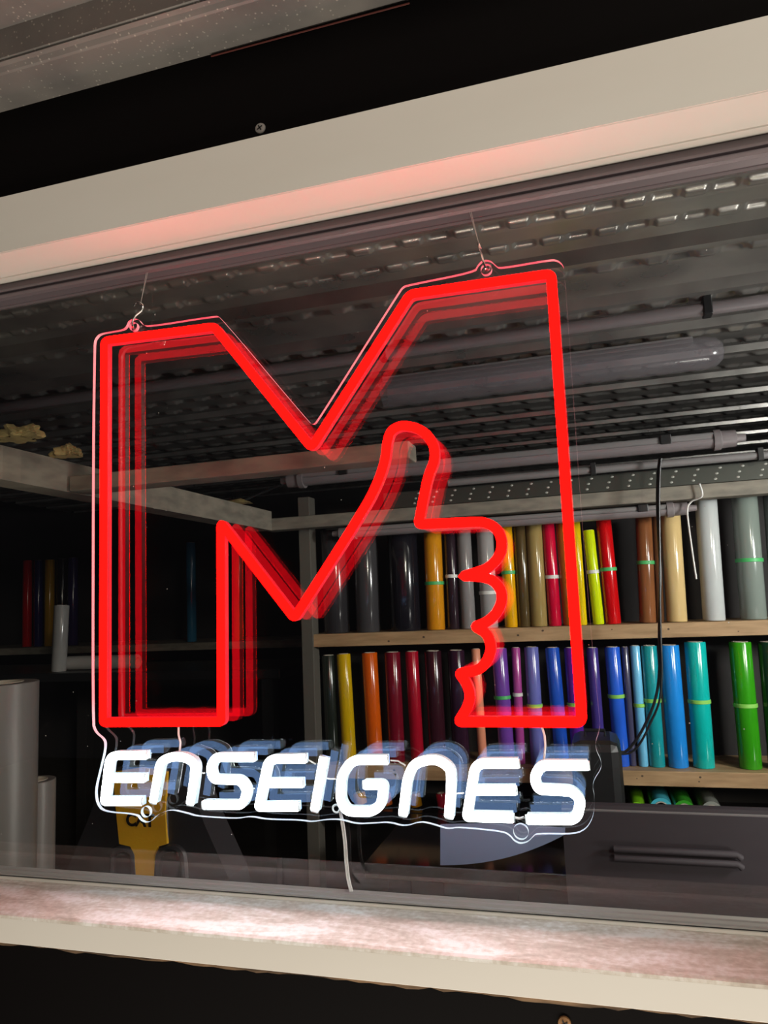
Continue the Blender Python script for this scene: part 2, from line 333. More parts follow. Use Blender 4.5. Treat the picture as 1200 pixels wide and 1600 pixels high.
# embossed steel deck ceiling
Z0 = 2.04
def deck():
    V, Fc = [], []
    def grid(xs, ys, Z):
        o = len(V); nx, ny = len(xs), len(ys)
        X, Y = np.meshgrid(xs, ys, indexing='ij')
        V.extend(np.stack([X, Y, Z(X, Y)], -1).reshape(-1, 3).tolist())
        for i in range(nx - 1):
            for j in range(ny - 1):
                a = o + i * ny + j; Fc.append((a, a + 1, a + ny + 1, a + ny))
    def bump(X, Y, rows, L, Wd, A):
        Z = np.zeros_like(X)
        for yc, x0_, pitch in rows:
            ph = (X - x0_) / pitch; idx = np.round(ph); u = np.abs(ph - idx) * pitch; v = np.abs(Y - yc)
            sgn = np.where(idx % 2 == 0, 1.0, -1.0)
            sm = lambda t: np.clip(t, 0, 1) ** 2 * (3 - 2 * np.clip(t, 0, 1))
            Z += sgn * A * sm((L / 2 - u) / 0.006 + 0.5) * sm((Wd / 2 - v) / 0.006 + 0.5)
        return Z
    y = 0.190; k = 0; xa, xb = -2.6, 1.3
    coarse = np.array([xa, xb])
    # front pan
    grid(coarse, np.array([0.05, 0.150]), lambda X, Y: Z0 + 0.012 + 0 * X)
    grid(coarse, np.array([0.150, 0.156, y]), lambda X, Y: np.where(Y < 0.153, Z0 + 0.012, np.where(Y < 0.18, Z0 + 0.02, Z0)))
    while y < 2.25:
        fw = 0.146
        st = 0.0028 if k == 0 else (0.004 if k < 4 else 0.006)
        x0, x1 = (-1.6, 0.75) if k == 0 else (-2.2, 1.1)
        xs = np.concatenate([[xa], np.arange(x0, x1, st), [xb]])
        ys = np.linspace(y, y + fw, 50 if k == 0 else 30)
        if k == 0: rows = [(y + 0.0265, -0.0294, 0.0397), (y + 0.099, 0.0150, 0.0411)]
        elif k == 1: rows = [(y + 0.030, 0.0137, 0.0394)]
        else: rows = [(y + 0.030, 0.0137 + 0.01 * k, 0.0394), (y + 0.11, 0.03 - 0.008 * k, 0.0400)]
        A = 0.0060 if k < 4 else 0.0045
        grid(xs, ys, lambda X, Y: Z0 + bump(X, Y, rows, 0.0305, 0.0175, A))
        a = y + fw; b = y + 0.20
        grid(coarse, np.array([a, a + 0.007]), lambda X, Y: Z0 + 0.058 * (Y - a) / 0.007)
        grid(coarse, np.linspace(a + 0.007, b - 0.012, 5), lambda X, Y: Z0 + 0.058 - 0.004 * (np.abs(Y - a - 0.025) < 0.006))
        grid(coarse, np.array([b - 0.012, b]), lambda X, Y: np.where(Y < b - 0.006, Z0 + 0.058, Z0))
        y += 0.20; k += 1
    m = MB(); m.v = [tuple(p) for p in V]; m.f = Fc; m.sm = [True] * len(Fc)
    o = m.build('ceiling', 'deck', None, False); S(o)
    try: o.data.set_sharp_from_angle(angle=math.radians(50))
    except Exception: pass
deck()
S(MB().box((-3.4, 0.05, 2.12), (2.2, 2.4, 2.16)).build('roof_slab', 'dark'))

# galvanised canopy above the window, outside (only its left stretch comes into the picture)
cp = struct('trim_6', (0, 0, 2.14))
ze = at(0, 176, WY).z
yr, yu = atz(0, 112, ze + 0.006).y, atz(0, 46, ze + 0.045).y
prof = [(WY, ze), (yr, ze), (yr - 0.003, ze + 0.001), (yr - 0.007, ze + 0.005), (yr - 0.013, ze + 0.006), (yu + 0.01, ze + 0.006), (yu + 0.004, ze + 0.010), (yu, ze + 0.045), (yu - 0.12, ze + 0.045), (yu - 0.126, ze + 0.006), (yu - 0.2, ze + 0.006)]
m = MB(); lo = prof; hi = [(y, z + 0.0015) for y, z in reversed(prof)]
m.prism_x(lo + hi, -2.6, 1.6); m.build('steel_sheet', 'galv', cp)
MB().box((-2.6, yu - 0.2, ze + 0.06), (1.6, WY, ze + 0.09)).build('canopy_board', 'dark', cp)
MB().tube([at(330, 88, WY - 0.002), at(640, 5, WY - 0.002)], 0.0010, 6).build('red_reflection_bead', pbr('painted_red_reflection', (0.10, 0.02, 0.015), 0.5), cp)  # thin bead whose red stands in for a reflection along the edge

# ================================================================== NEON SIGN
SY0, SYB, SYF = -0.0130, -0.0222, -0.0252      # back of tube, top of base, front of tube
SP = -0.0235
def sg(x, y): p = at(x, y, SP); return Vector((p.x, p.z))
def fillet(pts, rad, closed):
    out = []; N = len(pts)
    for i, p in enumerate(pts):
        r = rad[i]
        if r <= 0 or (not closed and i in (0, N - 1)): out.append(p); continue
        a, b = pts[i - 1], pts[(i + 1) % N]
        u, v = (a - p), (b - p); d = min(r, u.length * 0.45, v.length * 0.45); u, v = u.normalized() * d, v.normalized() * d
        for k in range(7):
            t = k / 6; out.append((p + u) * (1 - t) ** 2 + p * 2 * t * (1 - t) + (p + v) * t * t)
    return out
def sweep(path, prof, closed):
    N = len(path); m = MB(); n = len(prof); vs, fs = [], []
    for i, p in enumerate(path):
        if closed: a, b = path[i - 1], path[(i + 1) % N]
        else: a, b = path[max(i - 1, 0)], path[min(i + 1, N - 1)]
        d1 = (p - a).normalized() if (p - a).length > 1e-9 else (b - p).normalized()
        d2 = (b - p).normalized() if (b - p).length > 1e-9 else d1
        t = (d1 + d2)
        t = t.normalized() if t.length > 1e-6 else d1
        nr = Vector((-t.y, t.x)); c = max(abs(nr.dot(Vector((-d1.y, d1.x)))), 0.55)
        for s_, y in prof: q = p + nr * (s_ / c); vs.append((q.x, y, q.y))
    for i in range(N if closed else N - 1):
        j = (i + 1) % N
        for k in range(n): fs.append((i * n + k, i * n + (k + 1) % n, j * n + (k + 1) % n, j * n + k))
    if not closed: fs += [tuple(range(n)), tuple(reversed(range((N - 1) * n, N * n)))]
    m.add(vs, fs, True); return m
def dome(h):
    p = [(-h, SYB), (-h, SYB - 0.0003)]
    for k in range(1, 8): a = math.pi * k / 8; p.append((-h * math.cos(a), SYB - 0.0003 - (abs(SYF) - abs(SYB) - 0.0003) * math.sin(a)))
    return p + [(h, SYB - 0.0003), (h, SYB)]
def base(h): return [(-h, SY0 - 0.0006), (-h, SYB), (h, SYB), (h, SY0 - 0.0006)]
def back(h): return [(-h * 0.92, SY0), (-h * 0.92, SY0 - 0.0006), (h * 0.92, SY0 - 0.0006), (h * 0.92, SY0)]

P0 = sg(160, 1129)
sign = thing('neon_sign', 'clear acrylic sign with red neon M and thumbs-up hand over white neon lettering', 'sign', (-0.30, SP, 1.29))
# red outline: (x, y, fillet in px)
K = lambda *a: list(a)
red = [(162, 532, 7), (334, 510, 6), (486, 699, 7), (640, 459, 7), (861, 427, 7), (909, 1129, 7), (716, 1128, 4),
       (730, 1106, 8), (735, 1088, 10), (729, 1068, 8), (717, 1052, 4), (746, 1048, 10), (761, 1034, 8), (768, 1012, 8), (761, 990, 8), (742, 979, 3),
       (761, 972, 8), (776, 958, 8), (784, 940, 8), (783, 922, 8), (771, 907, 8), (752, 901, 8), (724, 900, 3), (744, 894, 8), (760, 889, 8), (775, 876, 8), (783, 861, 8), (784, 845, 8), (779, 830, 8), (768, 820, 8), (752, 815, 8),
       (653, 819, 5), (668, 745, 22), (679, 718, 10), (678, 696, 10), (666, 677, 10), (648, 667, 10), (626, 664, 10), (610, 672, 8), (604, 690, 10), (602, 715, 14), (594, 742, 14), (579, 776, 16), (545, 832, 20), (459, 966, 6),
       (344, 817, 6), (345, 1128, 4), (160, 1129, 4)]
pxm = (sg(170, 700) - sg(160, 700)).length / 10
pts = fillet([sg(x, y) for x, y, r in red], [r * pxm for x, y, r in red], True)
HW = 0.0053
rt = sweep(pts, dome(HW), True).build('red_neon_tube', 'red', sign); rt['label'] = 'red glowing tube outlining an M with a thumbs-up hand'
rb_ = sweep(pts, base(HW), True).build('tube_base', 'red_base', rt)
sweep(pts, back(HW), True).build('reflection_glow_strip', 'red_back', rt)

c7 = lambda x, y: sg(100 + x / 2.4, 1100 + y / 2.4)
c8 = lambda x, y: sg(500 + x / 2.4, 1080 + y / 2.4)
LET = [('letter_e', [(c7, [(305, 193, 0), (168, 195, 26), (148, 366, 6), (288, 366, 0)]), (c7, [(160, 279, 0), (298, 279, 0)])]),
       ('letter_n', [(c7, [(332, 368, 0), (358, 218, 30), (398, 199, 26), (447, 199, 26), (490, 222, 26), (485, 280, 20), (471, 375, 0)])]),
       ('letter_s', [(c7, [(710, 201, 0), (565, 201, 20), (545, 240, 14), (556, 284, 16), (660, 287, 18), (684, 325, 14), (668, 381, 20), (522, 379, 0)])]),
       ('letter_e', [(c7, [(903, 206, 0), (764, 208, 26), (728, 387, 6), (876, 386, 0)]), (c7, [(742, 298, 0), (892, 298, 0)])]),
       ('letter_i', [(c7, [(972, 202, 0), (938, 398, 0)])]),
       ('letter_g', [(c8, [(250, 259, 0), (118, 259, 24), (78, 320, 20), (74, 410, 20), (98, 452, 20), (190, 454, 20), (228, 428, 16), (236, 352, 10), (166, 352, 0)])]),
       ('letter_n', [(c8, [(310, 464, 0), (326, 330, 20), (350, 276, 22), (395, 259, 20), (445, 259, 22), (490, 292, 22), (491, 350, 20), (483, 472, 0)])]),
       ('letter_e', [(c8, [(742, 272, 0), (582, 272, 26), (551, 472, 6), (722, 476, 0)]), (c8, [(570, 373, 0), (732, 373, 0)])]),
       ('letter_s', [(c8, [(1004, 280, 0), (828, 279, 22), (803, 325, 16), (818, 370, 18), (945, 376, 22), (978, 410, 16), (962, 484, 24), (778, 482, 0)])])]
HL = 0.0050
for nm, strokes in LET:
    md, mb, mk, caps = MB(), MB(), MB(), []
    for fn, L in strokes:
        q = fillet([fn(x, y) for x, y, r in L], [r / 2.4 * pxm for x, y, r in L], False)
        a = sweep(q, dome(HL), False); md.add(a.v, a.f, True)
        a = sweep(q, base(HL), False); mb.add(a.v, a.f, True); a = sweep(q, back(HL), False); mk.add(a.v, a.f, True)
        for e0, e1 in ((q[0], q[1]), (q[-1], q[-2])):
            d = (e0 - e1).normalized()
            a = sweep([e0 + d * 0.0002, e0 + d * 0.0022], [(s_ * 0.94, y * 0.98) for s_, y in dome(HL)], False); caps.append(a)
    r = md.build(nm, 'white', sign); mb.build('tube_base', 'white_base', r); mk.build('reflection_glow_strip', 'white_back', r)
    for a in caps: a.build('end_cap', 'cap', r)

# acrylic backing panel
outl = [(146, 700), (148, 545), (149, 532), (155, 524), (162, 521), (193, 516), (199, 511), (202, 503), (207, 500), (213, 498), (219, 501), (223, 507), (230, 511), (338, 494), (345, 496),
        (483, 660), (490, 664), (496, 659), (625, 455), (630, 449), (637, 446), (742, 425), (747, 415), (753, 409), (760, 407), (768, 409), (775, 416), (781, 420), (862, 406), (872, 408), (879, 414), (882, 422),
        (908, 800), (926, 1020), (937, 1123), (937, 1140), (930, 1160), (932, 1173), (939, 1187), (940, 1200), (928, 1218), (926, 1230), (929, 1243), (928, 1273), (918, 1293), (900, 1303), (838, 1302), (832, 1308), (825, 1315), (813, 1318), (803, 1313),
        (798, 1306), (787, 1299), (717, 1292), (700, 1295), (679, 1288), (658, 1283), (633, 1291), (608, 1284), (583, 1286), (558, 1287), (533, 1280), (512, 1280), (487, 1284), (471, 1281), (417, 1280), (392, 1275), (371, 1279), (308, 1275), (296, 1271),
        (267, 1264), (246, 1273), (237, 1283), (229, 1285), (221, 1281), (215, 1272), (162, 1268), (152, 1254), (150, 1233), (158, 1200), (165, 1171), (165, 1156), (150, 1144), (145, 1129)]
def sgp(x, y): p = at(x, y, -0.0104); return Vector((p.x, p.z))
oc = [sgp(*p) for p in outl]
def chaikin(p, n=1):
    for _ in range(n):
        p = [q for i in range(len(p)) for q in ((p[i] * 0.78 + p[(i + 1) % len(p)] * 0.22), (p[i] * 0.22 + p[(i + 1) % len(p)] * 0.78))]
    return p
oc = chaikin(oc, 2)
holes = [(210, 511, 6), (760, 422, 6.5), (229, 1268, 6.5), (814, 1299, 8)]
hl = []
for x, y, r in holes:
    c = sgp(x, y); rr = r * pxm; hl.append([c + Vector((math.cos(-t * 2 * math.pi / 24), math.sin(-t * 2 * math.pi / 24))) * rr for t in range(24)])
AY0, AY1 = -0.0129, -0.0079
loops = [[(p.x, p.y) for p in L] for L in [oc] + hl]
pan = MB().plate_y(loops, AY0, AY1, rim=False).build('acrylic_panel', 'acrylic', sign)
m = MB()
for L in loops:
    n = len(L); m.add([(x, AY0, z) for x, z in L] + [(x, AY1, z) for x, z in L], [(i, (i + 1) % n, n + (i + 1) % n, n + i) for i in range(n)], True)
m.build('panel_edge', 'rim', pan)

# wires on the panel
def wire(name, px, r=0.0009, y=-0.0155, parent=sign, mat='wire'):
    return MB().tube([at(*p, y) for p in px], r, 6).build(name, mat, parent)
wire('wire', [(279, 1136), (279, 1148), (282, 1160), (281, 1173)], 0.0012)
wire('wire', [(847, 1136), (851, 1150), (852, 1165), (850, 1187)], 0.0012)
wire('wire', [(481, 1187), (487, 1190), (493, 1194)]); wire('wire', [(506, 1215), (515, 1217), (525, 1217)])
wire('wire', [(610, 1188), (622, 1189), (634, 1196)]); wire('wire', [(710, 1240), (725, 1239)])
wire('wire', [(304, 1207), (320, 1208)]); wire('wire', [(388, 1231), (398, 1232)]); wire('wire', [(803, 1277), (812, 1279), (819, 1277)], 0.0014)
c = sgp(527, 1262); m = MB(); m.tube([(c.x + 0.004 * math.cos(a), -0.014, c.y + 0.004 * math.sin(a)) for a in np.linspace(0, 2 * math.pi, 15)], 0.0011, 6); m.build('cable_gland', 'cap', sign)

# power cable: from the panel down onto the frame
def curve_pts(P, n=6):
    P = [Vector(p) for p in P]; out = []
    for i in range(len(P) - 1):
        a, b, c_, d = P[max(i - 1, 0)], P[i], P[i + 1], P[min(i + 2, len(P) - 1)]
        for k in range(n):
            t = k / n; out.append(0.5 * ((2 * b) + (c_ - a) * t + (2 * a - 5 * b + 4 * c_ - d) * t * t + (3 * b - a - 3 * c_ + d) * t ** 3))
    return out + [P[-1]]
cb = thing('power_cable', 'thin clear twin power cable hanging from the neon lettering to the window frame', 'cable', at(548, 1391, -0.008))
for dx in (-1.5, 1.5):
    P = [at(531 + dx * 0.4, 1266, -0.0145)] + [at(x + dx, y, Y) for x, y, Y in ((535, 1285, -0.0075), (539, 1315, -0.006), (541, 1345, -0.005), (544, 1372, -0.006), (549, 1393, -0.012))]
    MB().tube(curve_pts(P), 0.0011, 8).build('strand', 'wire', cb)

# S-hooks and nylon lines
def arc3(c, r, a0, a1, ax, ay, n=9): return [c + ax * (r * math.cos(a0 + (a1 - a0) * k / n)) + ay * (r * math.sin(a0 + (a1 - a0) * k / n)) for k in range(n + 1)]
def shook(label, hole, px, depth):
    P = [at(x, y, -0.0125 + d) for x, y, d in px]
    h = MB().tube(curve_pts(P, 5), 0.0013, 8).build('s_hook', 'steel'); return tag(h, label, 'hook', 'S-hooks holding up the sign')
shook('bent steel S-hook above the left shoulder of the red M', None, [(221, 510, 0.014), (213, 514, 0.006), (208, 512, -0.003), (207, 503, -0.006), (212, 494, -0.004), (221, 486, 0), (223, 477, 0), (217, 473, 0), (212, 474, 0), (209, 479, 0)], 0)
shook('steel S-hook seen nearly edge-on above the right shoulder of the red M', None, [(766, 414, 0.010), (765, 421, 0.004), (760, 421, -0.005), (756, 411, -0.008), (753, 400, -0.004), (750, 390, 0.004), (748, 382, 0.006), (747, 379, 0.001), (749, 382, -0.005), (751, 388, -0.007)], 0)
def line(label, a, b):
    m = MB()
    for e in (-1.2, 1.2): m.tube([at(*a, -0.0125), at(b[0] + e, b[1], -0.004)], 0.00022, 5)
    o = m.build('nylon_line', 'nylon'); tag(o, label, 'line', 'nylon lines of the sign')
line('fine nylon thread from the bent left hook up to the frame', (220, 473), (231, 420))
line('fine nylon thread from the edge-on right hook up to the frame', (748, 380), (735, 331))

# wall screws
def screw(label, x, y, r, mat):
    c = at(x, y, WY); t = thing('screw', label, 'screw', c)
    m = MB(); m.lathe([(0.0003, 0), (r, 0), (r, 0.0006), (r * 0.92, 0.0016), (r * 0.55, 0.0022), (0.0003, 0.0023)], n=24, closed=False)
    m.v = [(c.x + a, c.y - z, c.z + b) for a, b, z in m.v]; m.build('head', mat, t)
    s_ = MB()
    for ang in (0.5, 0.5 + math.pi / 2):
        u = Vector((math.cos(ang), 0, math.sin(ang))); v = Vector((-math.sin(ang), 0, math.cos(ang)))
        q = [c + u * a * r * 0.55 + v * b * r * 0.11 + Vector((0, -0.0026, 0)) for a, b in ((-1, -1), (1, -1), (1, 1), (-1, 1))]
        q2 = [p + Vector((0, 0.0012, 0)) for p in q]
        s_.add(q + q2, [(0, 1, 2, 3), (4, 7, 6, 5), (0, 4, 5, 1), (1, 5, 6, 2), (2, 6, 7, 3), (3, 7, 4, 0)])
    s_.build('cross_slot', 'blackp', t)
screw('silver cross-head screw in the black wall above the window', 407, 201, 0.0066, pbr('dull_screw_steel', (0.42, 0.40, 0.38), 0.5, 0.6))
screw('rusty screw in the black wall under the sill', 882, 1598, 0.0060, pbr('rusty_steel', (0.30, 0.16, 0.07), 0.6, 0.5))

# ================================================================== SHELVES
SHY = 1.05
z_up, z_lo = 1.4255, 1.0880
un = thing('shelf_unit', 'pine shelf unit of two boards holding the coloured vinyl rolls', 'shelf', (-0.1, 1.15, 0))
SX0, SX1 = at(484, 900, SHY).x, 1.25
ZD = 0.975
for z, nm in ((z_up, 'shelf_board'), (z_lo, 'shelf_board')):
    b = MB().box((SX0 - 0.02, SHY, z - 0.034), (SX1, 1.24, z), 0.0015).build(nm, 'wood', un)
    if True:
        rs = np.random.RandomState(int(z * 100))
        for x in rs.uniform(SX0 + 0.05, 0.6, 9):
            zz = z - rs.uniform(0.008, 0.026); r = rs.uniform(0.0015, 0.0035); A_ = np.linspace(0, 2 * math.pi, 10, endpoint=False)
            MB().add([(x + r * math.cos(a), SHY - 0.0004, zz + r * 0.8 * math.sin(a)) for a in A_] + [(x + r * math.cos(a), SHY + 0.001, zz + r * 0.8 * math.sin(a)) for a in A_],
                     [tuple(range(10))] + [(i, (i + 1) % 10, 10 + (i + 1) % 10, 10 + i) for i in range(10)]).build('knot', 'wood_end', b)
MB().box((SX0 + 0.007, SHY, ZD - 0.03), (SX1, 1.24, ZD), 0.0015).build('laminate_board', 'laminate', un)
MB().box((SX0 - 0.028, SHY - 0.004, 0), (SX0 + 0.006, SHY + 0.04, 1.80), 0.002).build('upright', pbr('grey_upright_timber', (0.10, 0.09, 0.075), 0.7), un)
MB().box((SX1, SHY, 0), (SX1 + 0.04, 1.24, 1.80), 0.002).build('upright', 'beam', un)
MB().box((SX0 - 0.02, 1.242, 0), (SX1, 1.252, 1.80)).build('back_panel', 'dark', un)

# vinyl rolls
VC = 0.0
def vinyl(col, rough=0.17): 
    mx = max(col); col = tuple(min(1.0, c_ * (1.0 if mx > 0.15 else 0.8) * (c_ / mx) ** 0.25) for c_ in col)
    return pbr('vinyl_%02x%02x%02x' % tuple(int(c_ * 255) for c_ in col), col, rough, spec=0.4, coat=0.3)
def roll(label, xt, xb, yt, yb, wpx, col, band=None, Yc=1.10, zb=None, group='vinyl rolls on the upper shelf', rough=0.17):
    pb = at(xb, yb, Yc); pt = at(xt, yt, Yc)
    R = wpx / 2 * (at(xb + 1, yb, Yc) - pb).length * 0.97
    z0 = zb if zb is not None else pb.z
    Hh = pt.z - z0
    t = thing('vinyl_roll', label, 'roll', (pb.x, Yc, z0), group)
    n = 36; ri = min(R * 0.72, 0.026)
    # wound film: outer face with a small overlap step where the sheet ends
    seam = random.uniform(0, 6.28); vs = []
    for z in (0, 0.002, Hh - 0.002, Hh):
        for k in range(n):
            a = seam + 2 * math.pi * k / n; rr = R - 0.0009 * k / n
            if z in (0, Hh): rr -= 0.001
            vs.append((rr * math.cos(a), rr * math.sin(a), z))
    for z in (Hh, 0):
        for k in range(n): a = seam + 2 * math.pi * k / n; vs.append((ri * math.cos(a), ri * math.sin(a), z))
    fs = [(i * n + k, i * n + (k + 1) % n, (i + 1) % 6 * n + (k + 1) % n, (i + 1) % 6 * n + k) for i in range(6) for k in range(n)]
    m = MB().add(vs, fs, True); m.v = [(x + pb.x, y + Yc, z + z0) for x, y, z in m.v]
    m.build('film', vinyl(col, rough), t)
    MB().lathe([(ri - 0.0002, 0.0005), (ri - 0.0002, Hh + 0.001), (ri - 0.003, Hh + 0.001), (ri - 0.003, 0.0005)], (pb.x, Yc, z0), 24).build('core', 'core', t)
    if band:
        zz = at(xb, band[1], Yc - R).z - z0
        pr = [(R + 0.0001, zz - 0.0045), (R + 0.0012, zz - 0.004), (R + 0.0014, zz), (R + 0.0012, zz + 0.004), (R + 0.0001, zz + 0.0045)]
        bb = MB().lathe(pr, (pb.x, Yc, z0), n); bb.build('elastic_band', 'band_' + band[0], t)
    tilt = math.atan2(pt.x - pb.x, Hh) * 0.9
    t.rotation_euler = (0, tilt, 0); t.location.z += R * abs(math.sin(tilt))
    return t
UP = [ # label, x top, x bottom, y top, y bottom, width px, colour, band
 ('charcoal vinyl roll next to the left shelf upright', 520, 527, 830, 988, 40, (0.035, 0.033, 0.036), None),
 ('dull dark grey vinyl roll beside the charcoal one', 570, 576, 830, 988, 38, (0.06, 0.058, 0.062), None),
 ('glossy black vinyl roll left of the amber roll', 628, 635, 832, 988, 48, (0.012, 0.011, 0.015), None),
 ('amber vinyl roll with green band seen under the red thumb', 676, 682, 830, 987, 30, (0.62, 0.30, 0.02), ('green', 911)),
 ('slim dark plum vinyl roll with pale band beside amber roll', 703, 710, 828, 987, 20, (0.03, 0.018, 0.025), ('white', 900)),
 ('dark chrome vinyl roll with a bright streak behind the red fist', 724, 733, 825, 986, 24, (0.22, 0.21, 0.21), None),
 ('silver vinyl roll behind the red knuckles', 757, 766, 822, 986, 28, (0.30, 0.29, 0.29), ('white', 926)),
 ('golden yellow vinyl roll just right of the red knuckles', 790, 800, 818, 984, 22, (0.72, 0.42, 0.01), ('green', 894)),
 ('dark olive vinyl roll between golden yellow and khaki rolls', 812, 821, 817, 983, 22, (0.10, 0.07, 0.03), None),
 ('khaki gold vinyl roll with white streak', 834, 843, 815, 981, 28, (0.30, 0.23, 0.10), None),
 ('crimson vinyl roll with silver band beside the red M leg', 856, 868, 813, 979, 22, (0.55, 0.01, 0.06), ('white', 901)),
 ('rust orange vinyl roll behind the right red M leg', 877, 891, 813, 979, 22, (0.36, 0.12, 0.02), None),
 ('plain yellow vinyl roll right behind the red M leg', 898, 910, 810, 978, 17, (0.75, 0.58, 0.01), None),
 ('short lime yellow vinyl roll with white band', 919, 936, 829, 979, 19, (0.60, 0.72, 0.01), ('white', 893)),
 ('bright red vinyl roll with green band', 942, 959, 807, 977, 26, (0.52, 0.008, 0.012), ('green', 889)),
 ('coffee brown vinyl roll with green band', 1006, 1013, 803, 975, 28, (0.22, 0.10, 0.045), ('green', 879)),
 ('dark brown vinyl roll tucked beside the sand beige roll', 1026, 1032, 803, 974, 14, (0.12, 0.06, 0.03), None),
 ('sand beige vinyl roll without band', 1047, 1058, 799, 973, 34, (0.58, 0.45, 0.24), None),
 ('tall pale grey vinyl roll', 1103, 1116, 780, 971, 38, (0.47, 0.49, 0.49), None),
 ('grey-green vinyl roll with green band near the shelf end', 1163, 1178, 773, 968, 44, (0.20, 0.23, 0.21), ('green', 875)),
 ('dark slate vinyl roll at the right end of the upper shelf', 1208, 1222, 772, 967, 34, (0.10, 0.11, 0.11), None),
]
for a in UP:
    roll(a[0], a[1], a[2], a[3], a[4], a[5], a[6], a[7], zb=z_up + 0.0005)
LO = [
 ('dark bottle-green vinyl roll first on the lower shelf', 513, 521, 1024, 1208, 22, (0.02, 0.025, 0.02), None),
 ('mustard yellow vinyl roll on the lower shelf', 536, 547, 1022, 1208, 22, (0.60, 0.42, 0.01), None),
 ('vivid orange vinyl roll on the lower shelf', 577, 588, 1020, 1208, 25, (0.62, 0.14, 0.01), None),
 ('dark burgundy vinyl roll between orange and ruby rolls', 613, 622, 1019, 1208, 26, (0.16, 0.01, 0.025), None),
 ('ruby red vinyl roll on the lower shelf', 643, 654, 1018, 1208, 22, (0.36, 0.012, 0.035), None),
 ('maroon black vinyl roll beside the ruby roll', 676, 686, 1017, 1208, 28, (0.045, 0.012, 0.02), None),
 ('dark aubergine vinyl roll left of the salmon roll', 712, 722, 1016, 1208, 28, (0.035, 0.014, 0.03), None),
 ('slim salmon vinyl roll beside the red wrist', 743, 756, 1014, 1208, 15, (0.72, 0.33, 0.22), None),
 ('purple vinyl roll with green band above the red baseline', 779, 794, 1013, 1208, 26, (0.17, 0.07, 0.32), ('green', 1091)),
 ('slim magenta vinyl roll with white band', 806, 815, 1012, 1208, 15, (0.36, 0.08, 0.28), ('white', 1086)),
 ('periwinkle vinyl roll with lime band', 830, 842, 1011, 1208, 24, (0.17, 0.18, 0.44), ('lime', 1104)),
 ('cobalt blue vinyl roll without band behind the M leg', 862, 880, 1012, 1208, 24, (0.03, 0.12, 0.52), None),
 ('violet vinyl roll with lime band behind the red M corner', 892, 906, 1012, 1207, 24, (0.13, 0.03, 0.30), ('lime', 1102)),
 ('dark indigo vinyl roll right of the red M leg', 925, 940, 1012, 1207, 20, (0.07, 0.05, 0.22), None),
 ('royal blue vinyl roll with lime band', 956, 973, 1011, 1206, 26, (0.04, 0.16, 0.66), ('lime', 1089)),
 ('slim grey-violet vinyl roll left of the sky blue roll', 976, 990, 1011, 1206, 12, (0.08, 0.08, 0.14), None),
 ('slim sky blue vinyl roll with lime band', 992, 1007, 1009, 1206, 17, (0.22, 0.56, 0.80), ('lime', 1103)),
 ('deep teal vinyl roll with lime band', 1014, 1028, 1009, 1205, 27, (0.02, 0.30, 0.33), ('lime', 1096)),
 ('azure blue vinyl roll without band', 1045, 1061, 1008, 1205, 34, (0.03, 0.30, 0.72), None),
 ('turquoise vinyl roll with lime band', 1086, 1101, 1003, 1204, 36, (0.01, 0.45, 0.42), ('lime', 1098)),
 ('grass green vinyl roll with pale green band', 1156, 1174, 1003, 1204, 38, (0.05, 0.30, 0.015), ('lime', 1104)),
 ('blackish green vinyl roll at the right end of the lower shelf', 1200, 1218, 1003, 1204, 36, (0.01, 0.04, 0.02), None),
]
for a in LO:
    roll(a[0], a[1], a[2], a[3], a[4], a[5], a[6], a[7], zb=z_lo + 0.0005, group='vinyl rolls on the lower shelf')
for lb, x, wd, col in (('amber vinyl roll on the bottom shelf under the G', 563, 20, (0.55, 0.30, 0.01)), ('rust vinyl roll on the bottom shelf under the second n', 604, 18, (0.42, 0.12, 0.02)),
                       ('ochre vinyl roll on the bottom shelf left of the last E', 650, 19, (0.50, 0.27, 0.02)), ('crimson vinyl roll on the bottom shelf under the last E', 691, 16, (0.34, 0.02, 0.05))):
    roll(lb, x - 3, x + 3.5, 1240, 1312, wd, col, None, zb=ZD + 0.0005, group='vinyl rolls on the bottom shelf')
# rolls lying under the lower shelf board, ends towards the window
def lying(label, x, y, rpx, col):
    c = at(x, y, 1.06); R = rpx * (at(x + 1, y, 1.06) - c).length
    c.z = ZD + R + 0.0006
    t = thing('vinyl_roll', label, 'roll', c, 'rolls lying under the lower shelf')
    m = MB().lathe([(R, 0), (R, 0.17), (R * 0.7, 0.17), (R * 0.7, 0)], n=28); m.v = [(c.x + a, c.y + z, c.z + b) for a, b, z in m.v]; m.build('film', vinyl(col), t)
    m = MB().lathe([(R * 0.69, -0.001), (R * 0.69, 0.16), (R * 0.6, 0.16), (R * 0.6, -0.001)], n=24); m.v = [(c.x + a, c.y + z, c.z + b) for a, b, z in m.v]; m.build('core', 'core', t)
lying('lime vinyl roll lying under the lower shelf, its end showing', 997, 1266, 14, (0.25, 0.55, 0.03))
lying('cyan vinyl roll lying under the lower shelf', 1034, 1268, 18, (0.10, 0.45, 0.55))
lying('green vinyl roll lying under the lower shelf', 1070, 1268, 17, (0.06, 0.30, 0.04))
lying('grey vinyl roll lying under the lower shelf', 1113, 1270, 17, (0.25, 0.26, 0.24))

